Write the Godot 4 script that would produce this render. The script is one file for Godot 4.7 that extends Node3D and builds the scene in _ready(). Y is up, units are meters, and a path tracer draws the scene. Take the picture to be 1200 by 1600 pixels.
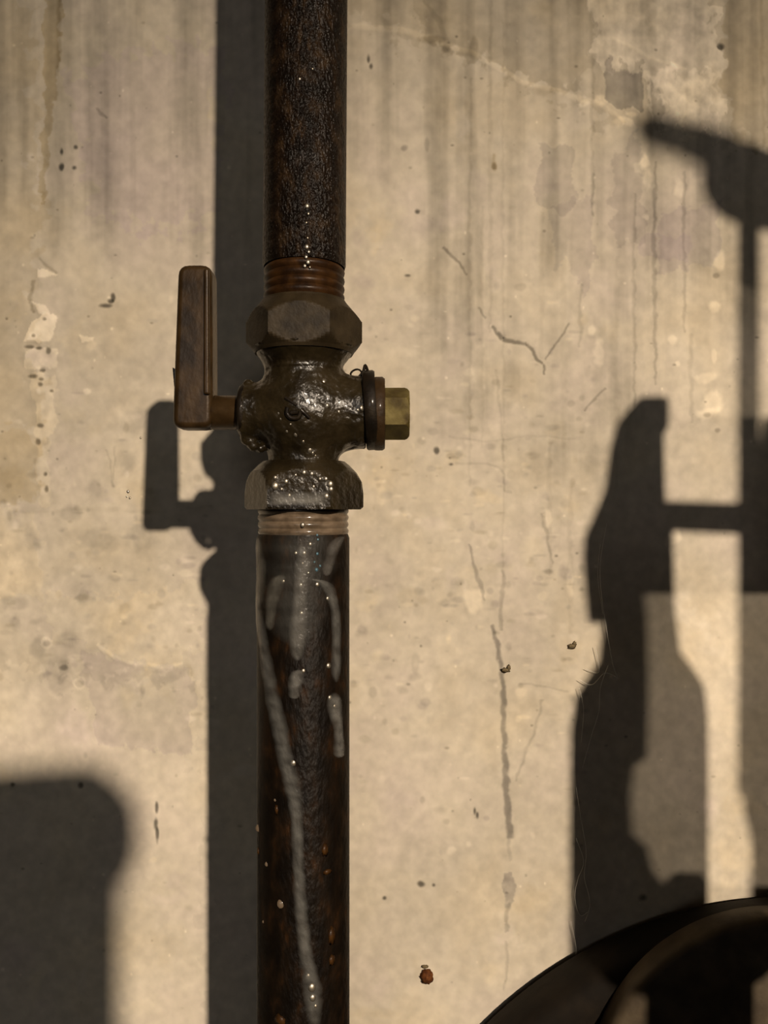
extends Node3D

const EYE := 1.35            # height of the camera above the cellar floor
const FOCAL := 1300.0        # focal length in pixels of a 1200 x 1600 frame
const EYE_Z := 0.435         # distance of the camera from the wall
const PIPE_Z := 0.11         # distance of the pipe's axis from the wall
const LAMP := Vector3(0.90, EYE + 0.94, 2.6)
const SIDE_LAMP := Vector3(1.6, EYE + 0.30, 1.4)
const MASK_BOARD_X := 0.45

var rng := RandomNumberGenerator.new()
var taken := {}
var M := {}

# ---------------------------------------------------------------- helpers
func at(px: float, py: float, z: float) -> Vector3:      # photo pixel -> point at distance z from the wall
	var k := (EYE_Z - z) / FOCAL
	return Vector3((px - 600.0) * k, EYE + (800.0 - py) * k, z)

func toward_lamp(px: float, py: float, z: float) -> Vector3:   # the point at distance z whose shadow falls on that place of the wall
	var w := at(px, py, 0.0)
	return w.lerp(LAMP, z / LAMP.z)

func numbered(n: String) -> String:
	var k: int = taken.get(n, 0)
	taken[n] = k + 1
	return n if k == 0 else "%s_%03d" % [n, k]

func tag(o: Node, label: String, category: String, group := "", kind := ""):
	if label: o.set_meta("label", label)
	if category: o.set_meta("category", category)
	if group: o.set_meta("group", group)
	if kind: o.set_meta("kind", kind)
	return o

func thing(called: String, label: String, category: String, pos := Vector3.ZERO, group := "") -> Node3D:
	var o := Node3D.new()
	o.name = numbered(called)
	add_child(o)
	o.position = pos
	tag(o, label, category, group)
	return o

func obj(called: String, mesh: Mesh, mat: Material, parent: Node = self, pos := Vector3.ZERO) -> MeshInstance3D:
	var o := MeshInstance3D.new()
	o.name = numbered(called) if parent == self else called
	o.mesh = mesh
	o.material_override = mat
	parent.add_child(o, true)
	o.position = pos
	return o

func struct(called: String, mesh: Mesh, mat: Material, pos := Vector3.ZERO) -> MeshInstance3D:
	var o := obj(called, mesh, mat, self, pos)
	o.set_meta("kind", "structure")
	return o

func tri(st: SurfaceTool, a: Vector3, b: Vector3, c: Vector3, na: Vector3, nb: Vector3, nc: Vector3, ca := Color.WHITE, cb := Color.WHITE, cc := Color.WHITE):
	if (b - a).cross(c - a).dot(na + nb + nc) > 0.0:
		var t := b; b = c; c = t
		t = nb; nb = nc; nc = t
		var tc := cb; cb = cc; cc = tc
	st.set_color(ca); st.set_normal(na); st.add_vertex(a)
	st.set_color(cb); st.set_normal(nb); st.add_vertex(b)
	st.set_color(cc); st.set_normal(nc); st.add_vertex(c)

func quad(st: SurfaceTool, a: Vector3, b: Vector3, c: Vector3, d: Vector3, na: Vector3, nb: Vector3, nc: Vector3, nd: Vector3):
	tri(st, a, b, c, na, nb, nc)
	tri(st, a, c, d, na, nc, nd)

func start() -> SurfaceTool:
	var st := SurfaceTool.new()
	st.begin(Mesh.PRIMITIVE_TRIANGLES)
	return st

func finish(st: SurfaceTool) -> ArrayMesh:
	st.index()
	return st.commit()

# profile: points (radius, height) up the Y axis; smooth where it bends gently, creased elsewhere
func lathe(profile: Array, seg := 72, wobble := 0.0) -> ArrayMesh:
	var st := start()
	var n := profile.size()
	var seg_n: Array[Vector2] = []
	for i in n - 1:
		var d: Vector2 = profile[i + 1] - profile[i]
		seg_n.append(Vector2(d.y, -d.x).normalized())
	var noise := FastNoiseLite.new()
	noise.seed = 5; noise.frequency = 60.0
	for i in n - 1:
		var lo: Vector2 = seg_n[i]
		var hi: Vector2 = seg_n[i]
		if i > 0 and seg_n[i].dot(seg_n[i - 1]) > 0.6: lo = (seg_n[i] + seg_n[i - 1]).normalized()
		if i < n - 2 and seg_n[i].dot(seg_n[i + 1]) > 0.6: hi = (seg_n[i] + seg_n[i + 1]).normalized()
		var p: Vector2 = profile[i]
		var q: Vector2 = profile[i + 1]
		for k in seg:
			var a0 := TAU * k / seg
			var a1 := TAU * (k + 1) / seg
			var c0 := Vector3(cos(a0), 0, sin(a0))
			var c1 := Vector3(cos(a1), 0, sin(a1))
			var v := [c0 * p.x + Vector3.UP * p.y, c1 * p.x + Vector3.UP * p.y, c1 * q.x + Vector3.UP * q.y, c0 * q.x + Vector3.UP * q.y]
			if wobble > 0.0:
				for j in 4:
					var w: Vector3 = v[j]
					v[j] = w + Vector3(w.x, 0, w.z).normalized() * wobble * noise.get_noise_3dv(w)
			quad(st, v[0], v[1], v[2], v[3], c0 * lo.x + Vector3.UP * lo.y, c1 * lo.x + Vector3.UP * lo.y, c1 * hi.x + Vector3.UP * hi.y, c0 * hi.x + Vector3.UP * hi.y)
	return finish(st)

# a hexagonal nut up the Y axis, a corner on +X, its corners cut by the turned outline cut[(radius, height)]
func hex_nut(corner: float, cut: Array, bore: float) -> ArrayMesh:
	var st := start()
	var seg := 96
	var apothem := corner * cos(PI / 6)
	var rows: Array = []
	for i in cut.size() - 1:
		for j in 5:
			rows.append(cut[i].lerp(cut[i + 1], j / 5.0))
	rows.append(cut[-1])
	var ring := func(row: Vector2, k: int) -> Vector3:
		var a: float = TAU * k / seg
		var inside: float = fposmod(a, PI / 3) - PI / 6
		var r: float = minf(apothem / cos(inside), row.x)
		return Vector3(cos(a) * r, row.y, sin(a) * r)
	for i in rows.size() - 1:
		for k in seg:
			var a: Vector3 = ring.call(rows[i], k)
			var b: Vector3 = ring.call(rows[i], k + 1)
			var c: Vector3 = ring.call(rows[i + 1], k + 1)
			var d: Vector3 = ring.call(rows[i + 1], k)
			var nn := (c - a).cross(d - b).normalized()
			if nn.dot(Vector3(a.x + c.x, 0, a.z + c.z)) < 0: nn = -nn
			quad(st, a, b, c, d, nn, nn, nn, nn)
	for e in [0, rows.size() - 1]:
		var up := Vector3.DOWN if e == 0 else Vector3.UP
		for k in seg:
			var a: Vector3 = ring.call(rows[e], k)
			var b: Vector3 = ring.call(rows[e], k + 1)
			var y: float = rows[e].y
			var ka := TAU * k / seg
			var kb := TAU * (k + 1) / seg
			quad(st, a, b, Vector3(cos(kb) * bore, y, sin(kb) * bore), Vector3(cos(ka) * bore, y, sin(ka) * bore), up, up, up, up)
	return finish(st)

func rounded(poly: PackedVector2Array, r: float, steps := 5) -> PackedVector2Array:
	var out := PackedVector2Array()
	var n := poly.size()
	for i in n:
		var p := poly[i]
		var a := (poly[(i + n - 1) % n] - p)
		var b := (poly[(i + 1) % n] - p)
		var k := minf(r, minf(a.length(), b.length()) * 0.45)
		var s := p + a.normalized() * k
		var e := p + b.normalized() * k
		for j in steps + 1:
			var t := float(j) / steps
			out.append(s.lerp(p, t).lerp(p.lerp(e, t), t))
	return out

# a slab of that outline in the XY plane, from -depth/2 to depth/2, its edges rounded by bevel
func slab(poly: PackedVector2Array, depth: float, bevel: float, steps := 4) -> ArrayMesh:
	if not Geometry2D.is_polygon_clockwise(poly): poly.reverse()
	var n := poly.size()
	var out_n := PackedVector2Array()
	for i in n:
		var d := (poly[(i + 1) % n] - poly[(i + n - 1) % n]).normalized()
		out_n.append(Vector2(-d.y, d.x))
	var centre := Vector2.ZERO
	for p in poly: centre += p / n
	if out_n.size() and out_n[0].dot(poly[0] - centre) < 0:
		for i in n: out_n[i] = -out_n[i]
	var rows: Array = []     # (inset, z, normal out, normal z)
	for j in steps + 1:
		var a := PI / 2 * j / steps
		rows.append([bevel * (1 - sin(a)), -depth / 2 + bevel * (1 - cos(a)), sin(a), -cos(a)])
	for j in steps + 1:
		var a := PI / 2 * (steps - j) / steps
		rows.append([bevel * (1 - sin(a)), depth / 2 - bevel * (1 - cos(a)), sin(a), cos(a)])
	var st := start()
	var put := func(row, i) -> Vector3:
		var p: Vector2 = poly[i % n] - out_n[i % n] * row[0]
		return Vector3(p.x, p.y, row[1])
	var nor := func(row, i) -> Vector3:
		var p: Vector2 = out_n[i % n] * row[2]
		return Vector3(p.x, p.y, row[3])
	for r in rows.size() - 1:
		for i in n:
			quad(st, put.call(rows[r], i), put.call(rows[r], i + 1), put.call(rows[r + 1], i + 1), put.call(rows[r + 1], i), nor.call(rows[r], i), nor.call(rows[r], i + 1), nor.call(rows[r + 1], i + 1), nor.call(rows[r + 1], i))
	var flat := PackedVector2Array()
	for i in n: flat.append(poly[i] - out_n[i] * bevel)
	var t := Geometry2D.triangulate_polygon(flat)
	for s in [-1.0, 1.0]:
		var nn := Vector3(0, 0, s)
		for i in range(0, t.size(), 3):
			var v: Array = []
			for j in 3: v.append(Vector3(flat[t[i + j]].x, flat[t[i + j]].y, s * depth / 2))
			tri(st, v[0], v[1], v[2], nn, nn, nn)
	return finish(st)

func tube(path: Array, radius: Array, sides := 8) -> ArrayMesh:
	var st := start()
	var rings: Array = []
	var out: Array = []
	for i in path.size():
		var d: Vector3 = (path[mini(i + 1, path.size() - 1)] - path[maxi(i - 1, 0)]).normalized()
		var u := d.cross(Vector3(0.31, 0.2, 0.93)).normalized()
		var v := d.cross(u)
		var ring: Array = []
		var no: Array = []
		for k in sides:
			var a := TAU * k / sides
			no.append(u * cos(a) + v * sin(a))
			ring.append(path[i] + no[-1] * radius[mini(i, radius.size() - 1)])
		rings.append(ring)
		out.append(no)
	for i in path.size() - 1:
		for k in sides:
			var m := (k + 1) % sides
			quad(st, rings[i][k], rings[i][m], rings[i + 1][m], rings[i + 1][k], out[i][k], out[i][m], out[i + 1][m], out[i + 1][k])
	for e in [0, path.size() - 1]:
		var nn: Vector3 = (path[e] - path[1 if e == 0 else e - 1]).normalized()
		for k in sides:
			tri(st, path[e], rings[e][k], rings[e][(k + 1) % sides], nn, nn, nn)
	return finish(st)

func smooth_path(pts: Array, per := 6) -> Array:
	var out: Array = []
	for i in pts.size() - 1:
		var p0 = pts[maxi(i - 1, 0)]
		var p3 = pts[mini(i + 2, pts.size() - 1)]
		for j in per:
			out.append(pts[i].cubic_interpolate(pts[i + 1], p0, p3, float(j) / per))
	out.append(pts[-1])
	return out

# surface nets over a distance field given in millimetres
func nets(field: Callable, lo: Vector3, hi: Vector3, cell: float) -> ArrayMesh:
	var nx := int((hi.x - lo.x) / cell) + 2
	var ny := int((hi.y - lo.y) / cell) + 2
	var nz := int((hi.z - lo.z) / cell) + 2
	var d := PackedFloat32Array()
	d.resize(nx * ny * nz)
	var w := 0
	for z in nz:
		for y in ny:
			for x in nx:
				d[w] = field.call(lo + Vector3(x, y, z) * cell)
				w += 1
	var verts := PackedVector3Array()
	var norms := PackedVector3Array()
	var idx := PackedInt32Array()
	var cell_v := {}
	var corner := [Vector3i(0, 0, 0), Vector3i(1, 0, 0), Vector3i(0, 1, 0), Vector3i(1, 1, 0), Vector3i(0, 0, 1), Vector3i(1, 0, 1), Vector3i(0, 1, 1), Vector3i(1, 1, 1)]
	var edges := [[0, 1], [2, 3], [4, 5], [6, 7], [0, 2], [1, 3], [4, 6], [5, 7], [0, 4], [1, 5], [2, 6], [3, 7]]
	var offs: Array[int] = []
	for c in corner: offs.append(c.x + c.y * nx + c.z * nx * ny)
	for z in nz - 1:
		for y in ny - 1:
			for x in nx - 1:
				var b := x + y * nx + z * nx * ny
				var neg := 0
				for k in 8:
					if d[b + offs[k]] < 0.0: neg += 1
				if neg == 0 or neg == 8: continue
				var s := Vector3.ZERO
				var cnt := 0
				for e in edges:
					var d0 := d[b + offs[e[0]]]
					var d1 := d[b + offs[e[1]]]
					if (d0 < 0.0) != (d1 < 0.0):
						s += Vector3(corner[e[0]]).lerp(Vector3(corner[e[1]]), d0 / (d0 - d1))
						cnt += 1
				var p := lo + (Vector3(x, y, z) + s / cnt) * cell
				cell_v[b] = verts.size()
				verts.append(p)
				var h := 0.3
				norms.append(Vector3(field.call(p + Vector3(h, 0, 0)) - field.call(p - Vector3(h, 0, 0)), field.call(p + Vector3(0, h, 0)) - field.call(p - Vector3(0, h, 0)), field.call(p + Vector3(0, 0, h)) - field.call(p - Vector3(0, 0, h))).normalized())
	var step := [1, nx, nx * ny]
	for b in cell_v:
		for ax in 3:
			if (d[b] < 0.0) == (d[b + step[ax]] < 0.0): continue
			var u: int = step[(ax + 1) % 3]
			var v: int = step[(ax + 2) % 3]
			if not (cell_v.has(b - u) and cell_v.has(b - v) and cell_v.has(b - u - v)): continue
			var q := [cell_v[b], cell_v[b - u], cell_v[b - u - v], cell_v[b - v]]
			if d[b] < 0.0: q.reverse()
			idx.append_array(PackedInt32Array([q[0], q[1], q[2], q[0], q[2], q[3]]))
	for i in verts.size(): verts[i] *= 0.001
	# front faces run clockwise
	for i in range(0, idx.size(), 3):
		var n0 := (verts[idx[i + 1]] - verts[idx[i]]).cross(verts[idx[i + 2]] - verts[idx[i]])
		if n0.dot(norms[idx[i]]) > 0.0:
			var t := idx[i + 1]; idx[i + 1] = idx[i + 2]; idx[i + 2] = t
	var arr := []
	arr.resize(Mesh.ARRAY_MAX)
	arr[Mesh.ARRAY_VERTEX] = verts
	arr[Mesh.ARRAY_NORMAL] = norms
	arr[Mesh.ARRAY_INDEX] = idx
	var me := ArrayMesh.new()
	me.add_surface_from_arrays(Mesh.PRIMITIVE_TRIANGLES, arr)
	return me

func smin(a: float, b: float, k: float) -> float:
	var h := maxf(k - absf(a - b), 0.0) / k
	return minf(a, b) - h * h * k * 0.25

func box(size: Vector3) -> BoxMesh:
	var b := BoxMesh.new()
	b.size = size
	return b

# a lump with an uneven outline: an icosphere-like ball pushed in and out by noise
func lump(size: Vector3, rough: float, s: int) -> ArrayMesh:
	var st := start()
	var noise := FastNoiseLite.new()
	noise.seed = s; noise.frequency = 0.9
	var f := func(u: int, v: int) -> Vector3:
		var a := TAU * u / 18.0
		var b := PI * v / 10.0
		var p := Vector3(cos(a) * sin(b), cos(b), sin(a) * sin(b))
		return p * (1.0 + rough * noise.get_noise_3dv(p * 2.0)) * size
	for u in 18:
		for v in 10:
			var p: Array = [f.call(u, v), f.call(u + 1, v), f.call(u + 1, v + 1), f.call(u, v + 1)]
			var n: Array = []
			for q in p: n.append((q / size).normalized())
			quad(st, p[0], p[1], p[2], p[3], n[0], n[1], n[2], n[3])
	return finish(st)

# ---------------------------------------------------------------- materials
func noise_tex(freq: float, s: int, colors: Array, stops: Array, oct := 5, size := 512, kind := FastNoiseLite.TYPE_SIMPLEX_SMOOTH) -> NoiseTexture2D:
	var n := FastNoiseLite.new()
	n.noise_type = kind
	n.seed = s; n.frequency = freq; n.fractal_octaves = oct
	var t := NoiseTexture2D.new()
	t.width = size; t.height = size; t.seamless = true
	t.noise = n
	if colors.size():
		var g := Gradient.new()
		g.offsets = PackedFloat32Array(stops)
		g.colors = PackedColorArray(colors)
		t.color_ramp = g
	return t

func bump_tex(freq: float, s: int, strength: float, oct := 4, size := 512) -> NoiseTexture2D:
	var t := noise_tex(freq, s, [], [], oct, size)
	t.as_normal_map = true
	t.bump_strength = strength
	return t

func metal(colors: Array, stops: Array, s: int, rough: float, metallic: float, coat: float, scale: Vector3, freq := 0.012, bump := 2.0, coat_rough := 0.12, grain := 0.05, spec := 0.3) -> StandardMaterial3D:
	var m := StandardMaterial3D.new()
	m.albedo_texture = noise_tex(freq, s, colors, stops)
	m.roughness = rough
	m.metallic = metallic
	m.metallic_specular = spec
	m.uv1_triplanar = true
	m.uv1_scale = scale
	m.normal_enabled = true
	m.normal_texture = bump_tex(grain, s + 3, bump)
	m.normal_scale = 0.35
	if coat > 0.0:
		m.clearcoat_enabled = true
		m.clearcoat = coat
		m.clearcoat_roughness = coat_rough
	return m

func plain(c: Color, rough := 0.6, metallic := 0.0) -> StandardMaterial3D:
	var m := StandardMaterial3D.new()
	m.albedo_color = c
	m.roughness = rough
	m.metallic = metallic
	return m

func make_materials():
	M.upper_pipe = metal([Color8(14, 8, 4), Color8(23, 14, 7), Color8(38, 26, 14), Color8(66, 50, 33)], [0.25, 0.5, 0.68, 0.9], 11, 0.42, 0.0, 0.0, Vector3(22, 9, 22), 0.018, 10.0, 0.16, 0.07, 0.35)
	M.upper_pipe.normal_scale = 0.9
	M.lower_pipe = metal([Color8(12, 8, 5), Color8(20, 14, 8), Color8(31, 21, 12), Color8(54, 34, 16)], [0.25, 0.5, 0.72, 0.95], 23, 0.5, 0.0, 0.0, Vector3(18, 7, 18), 0.018, 8.0, 0.16, 0.05, 0.22)
	M.lower_pipe.normal_scale = 0.3
	M.rust_thread = metal([Color8(28, 15, 5), Color8(48, 29, 11), Color8(74, 48, 20)], [0.2, 0.5, 0.85], 31, 0.5, 0.1, 0.1, Vector3(20, 20, 20), 0.014, 3.0, 0.25)
	M.limed_thread = metal([Color8(70, 58, 44), Color8(100, 85, 68), Color8(124, 108, 90)], [0.2, 0.5, 0.85], 37, 0.5, 0.0, 0.5, Vector3(20, 30, 20), 0.014, 3.0, 0.15)
	M.bronze = metal([Color8(34, 26, 13), Color8(46, 37, 22), Color8(58, 48, 32)], [0.2, 0.5, 0.85], 41, 0.6, 0.0, 0.1, Vector3(14, 14, 14), 0.012, 4.0, 0.3)
	M.wet_bronze = metal([Color8(24, 18, 8), Color8(36, 29, 15), Color8(52, 43, 27)], [0.2, 0.5, 0.85], 43, 0.36, 0.0, 0.15, Vector3(12, 12, 12), 0.010, 8.0, 0.12, 0.035, 0.45)
	M.wet_bronze.normal_scale = 0.42
	M.handle = metal([Color8(36, 25, 11), Color8(55, 40, 21), Color8(72, 55, 33)], [0.2, 0.5, 0.85], 47, 0.42, 0.1, 0.1, Vector3(12, 8, 12), 0.013, 5.0, 0.2)
	M.handle.normal_scale = 0.16
	M.brass = metal([Color8(66, 54, 24), Color8(92, 80, 42), Color8(112, 100, 58)], [0.2, 0.5, 0.85], 53, 0.6, 0.1, 0.0, Vector3(14, 14, 14), 0.012, 2.0)
	M.gland = metal([Color8(34, 23, 10), Color8(50, 35, 17), Color8(66, 48, 26)], [0.2, 0.5, 0.85], 59, 0.6, 0.0, 0.1, Vector3(14, 14, 14), 0.012, 4.0)
	M.dark = metal([Color8(16, 11, 5), Color8(26, 19, 11), Color8(38, 30, 18)], [0.2, 0.5, 0.85], 61, 0.6, 0.1, 0.2, Vector3(20, 20, 20), 0.012, 4.0)
	M.shadow_black = metal([Color8(18, 14, 9), Color8(26, 20, 13), Color8(34, 27, 18)], [0.2, 0.5, 0.85], 69, 0.8, 0.0, 0.0, Vector3(8, 8, 8), 0.012, 1.5)  # near black, in place of the shaded band of wall
	M.drum = metal([Color8(60, 51, 40), Color8(74, 64, 50), Color8(90, 79, 62)], [0.2, 0.5, 0.85], 67, 0.6, 0.0, 0.0, Vector3(8, 8, 8), 0.012, 1.5)
	M.drop = plain(Color8(128, 120, 106), 0.34, 0.75)  # metallic grey so the beads flash as lamp glints
	M.drop.clearcoat_enabled = true
	M.drop.clearcoat = 1.0
	M.drop.clearcoat_roughness = 0.1
	M.blue = plain(Color8(60, 104, 122), 0.2)  # colour of a bluish reflection, put on the beads
	M.soap = plain(Color8(255, 255, 255), 0.3)
	M.soap.vertex_color_use_as_albedo = true
	M.soap.transparency = BaseMaterial3D.TRANSPARENCY_ALPHA
	M.soap.clearcoat_enabled = true
	M.soap.clearcoat = 0.8
	M.soap.clearcoat_roughness = 0.1
	M.soap.normal_enabled = true
	M.soap.normal_texture = bump_tex(0.03, 71, 3.0)
	M.soap.uv1_triplanar = true
	M.soap.uv1_scale = Vector3(20, 12, 20)
	M.rust = metal([Color8(60, 30, 12), Color8(92, 52, 24), Color8(118, 74, 38)], [0.2, 0.5, 0.85], 73, 0.8, 0.0, 0.0, Vector3(60, 60, 60), 0.012, 2.0)
	M.debris = metal([Color8(96, 84, 62), Color8(120, 106, 80), Color8(140, 124, 96)], [0.2, 0.5, 0.85], 79, 0.9, 0.0, 0.0, Vector3(60, 60, 60), 0.012, 2.0)
	M.web = plain(Color8(225, 218, 205), 0.8)
	M.root = plain(Color8(134, 124, 104), 0.9)
	M.plaster = metal([Color8(168, 156, 136), Color8(196, 186, 166), Color8(216, 206, 188)], [0.2, 0.5, 0.85], 83, 0.9, 0.0, 0.0, Vector3(2, 2, 2), 0.012, 2.0)
	M.room = metal([Color8(92, 86, 78), Color8(112, 106, 98), Color8(132, 126, 118)], [0.2, 0.5, 0.85], 89, 0.9, 0.0, 0.0, Vector3(1, 1, 1), 0.012, 2.0)
	M.concrete = metal([Color8(72, 68, 62), Color8(92, 88, 82), Color8(110, 106, 98)], [0.2, 0.5, 0.85], 97, 0.95, 0.0, 0.0, Vector3(1, 1, 1), 0.012, 2.0)
	M.board = metal([Color8(96, 80, 60), Color8(124, 104, 80), Color8(146, 124, 98)], [0.2, 0.5, 0.85], 101, 0.85, 0.0, 0.0, Vector3(6, 1, 6), 0.012, 2.0)
	M.iron = metal([Color8(40, 34, 28), Color8(58, 50, 42), Color8(80, 70, 58)], [0.2, 0.5, 0.85], 103, 0.6, 0.2, 0.0, Vector3(8, 8, 8), 0.012, 2.0)
	M.enamel = plain(Color8(70, 74, 70), 0.35)
	M.shade_inside = plain(Color8(225, 225, 220), 0.4)

# ---------------------------------------------------------------- the stained wall
const TS := 0.7              # texture pixels for one pixel of the photograph
const TW := 1260
const TH := 1540
const T0 := 300.0
var lum := PackedFloat32Array()
var tan_ := PackedFloat32Array()
var relief := PackedFloat32Array()
var jit := PackedByteArray()
var jit2 := PackedByteArray()

func noise_bytes(freq: float, s: int, w: int, h: int, oct: int) -> PackedByteArray:
	var n := FastNoiseLite.new()
	n.noise_type = FastNoiseLite.TYPE_SIMPLEX_SMOOTH
	n.seed = s; n.frequency = freq; n.fractal_octaves = oct
	var im := n.get_image(w, h)
	im.convert(Image.FORMAT_L8)
	if w != TW or h != TH: im.resize(TW, TH, Image.INTERPOLATE_CUBIC)
	return im.get_data()

# a blotch with a ragged outline; dl changes lightness, dy how tan it is, dh its relief in millimetres
func blotch(px: float, py: float, rx: float, ry: float, dl: float, dy := 0.0, dh := 0.0, soft := 0.4, ragged := 0.5):
	var x0 := maxi(0, int((px - rx * 1.6 + T0) * TS))
	var x1 := mini(TW - 1, int((px + rx * 1.6 + T0) * TS))
	var y0 := maxi(0, int((py - ry * 1.6 + T0) * TS))
	var y1 := mini(TH - 1, int((py + ry * 1.6 + T0) * TS))
	for y in range(y0, y1 + 1):
		for x in range(x0, x1 + 1):
			var i := y * TW + x
			var u := (x / TS - T0 - px) / rx
			var v := (y / TS - T0 - py) / ry
			var k := 1.0 - sqrt(u * u + v * v) + (jit[i] - 128) / 128.0 * ragged
			if k <= 0.0: continue
			k = minf(1.0, k / soft)
			lum[i] += dl * k
			tan_[i] += dy * k
			relief[i] += dh * k

func patch(poly: Array, dl: float, dy := 0.0, dh := 0.0, ragged := 14.0, speckle := 0.0):
	var pg := PackedVector2Array(poly)
	var r := Rect2(pg[0], Vector2.ZERO)
	for p in pg: r = r.expand(p)
	r = r.grow(ragged)
	for y in range(maxi(0, int((r.position.y + T0) * TS)), mini(TH - 1, int((r.end.y + T0) * TS))):
		for x in range(maxi(0, int((r.position.x + T0) * TS)), mini(TW - 1, int((r.end.x + T0) * TS))):
			var i := y * TW + x
			var q := Vector2(x / TS - T0 + (jit[i] - 128) / 128.0 * ragged, y / TS - T0 + (jit2[i] - 128) / 128.0 * ragged)
			if Geometry2D.is_point_in_polygon(q, pg):
				var k := 1.0 + speckle * (jit2[i] - 128) / 64.0
				lum[i] += dl * k
				tan_[i] += dy
				relief[i] += dh * k

func line(pts: Array, widths: Array, dl: float, dy := 0.0, dh := 0.0, broken := 0.0):
	for s in pts.size() - 1:
		var a: Vector2 = pts[s]
		var b: Vector2 = pts[s + 1]
		var wa: float = widths[mini(s, widths.size() - 1)]
		var wb: float = widths[mini(s + 1, widths.size() - 1)]
		var w := maxf(wa, wb) + 6.0
		var ab := b - a
		var l2 := ab.length_squared()
		for y in range(maxi(0, int((minf(a.y, b.y) - w + T0) * TS)), mini(TH - 1, int((maxf(a.y, b.y) + w + T0) * TS)) + 1):
			for x in range(maxi(0, int((minf(a.x, b.x) - w + T0) * TS)), mini(TW - 1, int((maxf(a.x, b.x) + w + T0) * TS)) + 1):
				var i := y * TW + x
				var q := Vector2(x / TS - T0 + (jit2[i] - 128) / 128.0 * 3.6, y / TS - T0 + (jit[i] - 128) / 128.0 * 3.0)
				var t := (q - a).dot(ab) / l2
				if t < 0.0 or t >= 1.0: continue
				var half := lerpf(wa, wb, t) * 0.5
				var k := 1.0 - (q - a - ab * t).length() / (half + 0.8)
				if k <= 0.0: continue
				k = minf(1.0, k * 1.8) * (1.0 - broken * jit2[i] / 255.0)
				lum[i] += dl * k
				tan_[i] += dy * k
				relief[i] += dh * k

func V(x: float, y: float) -> Vector2: return Vector2(x, y)

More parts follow.
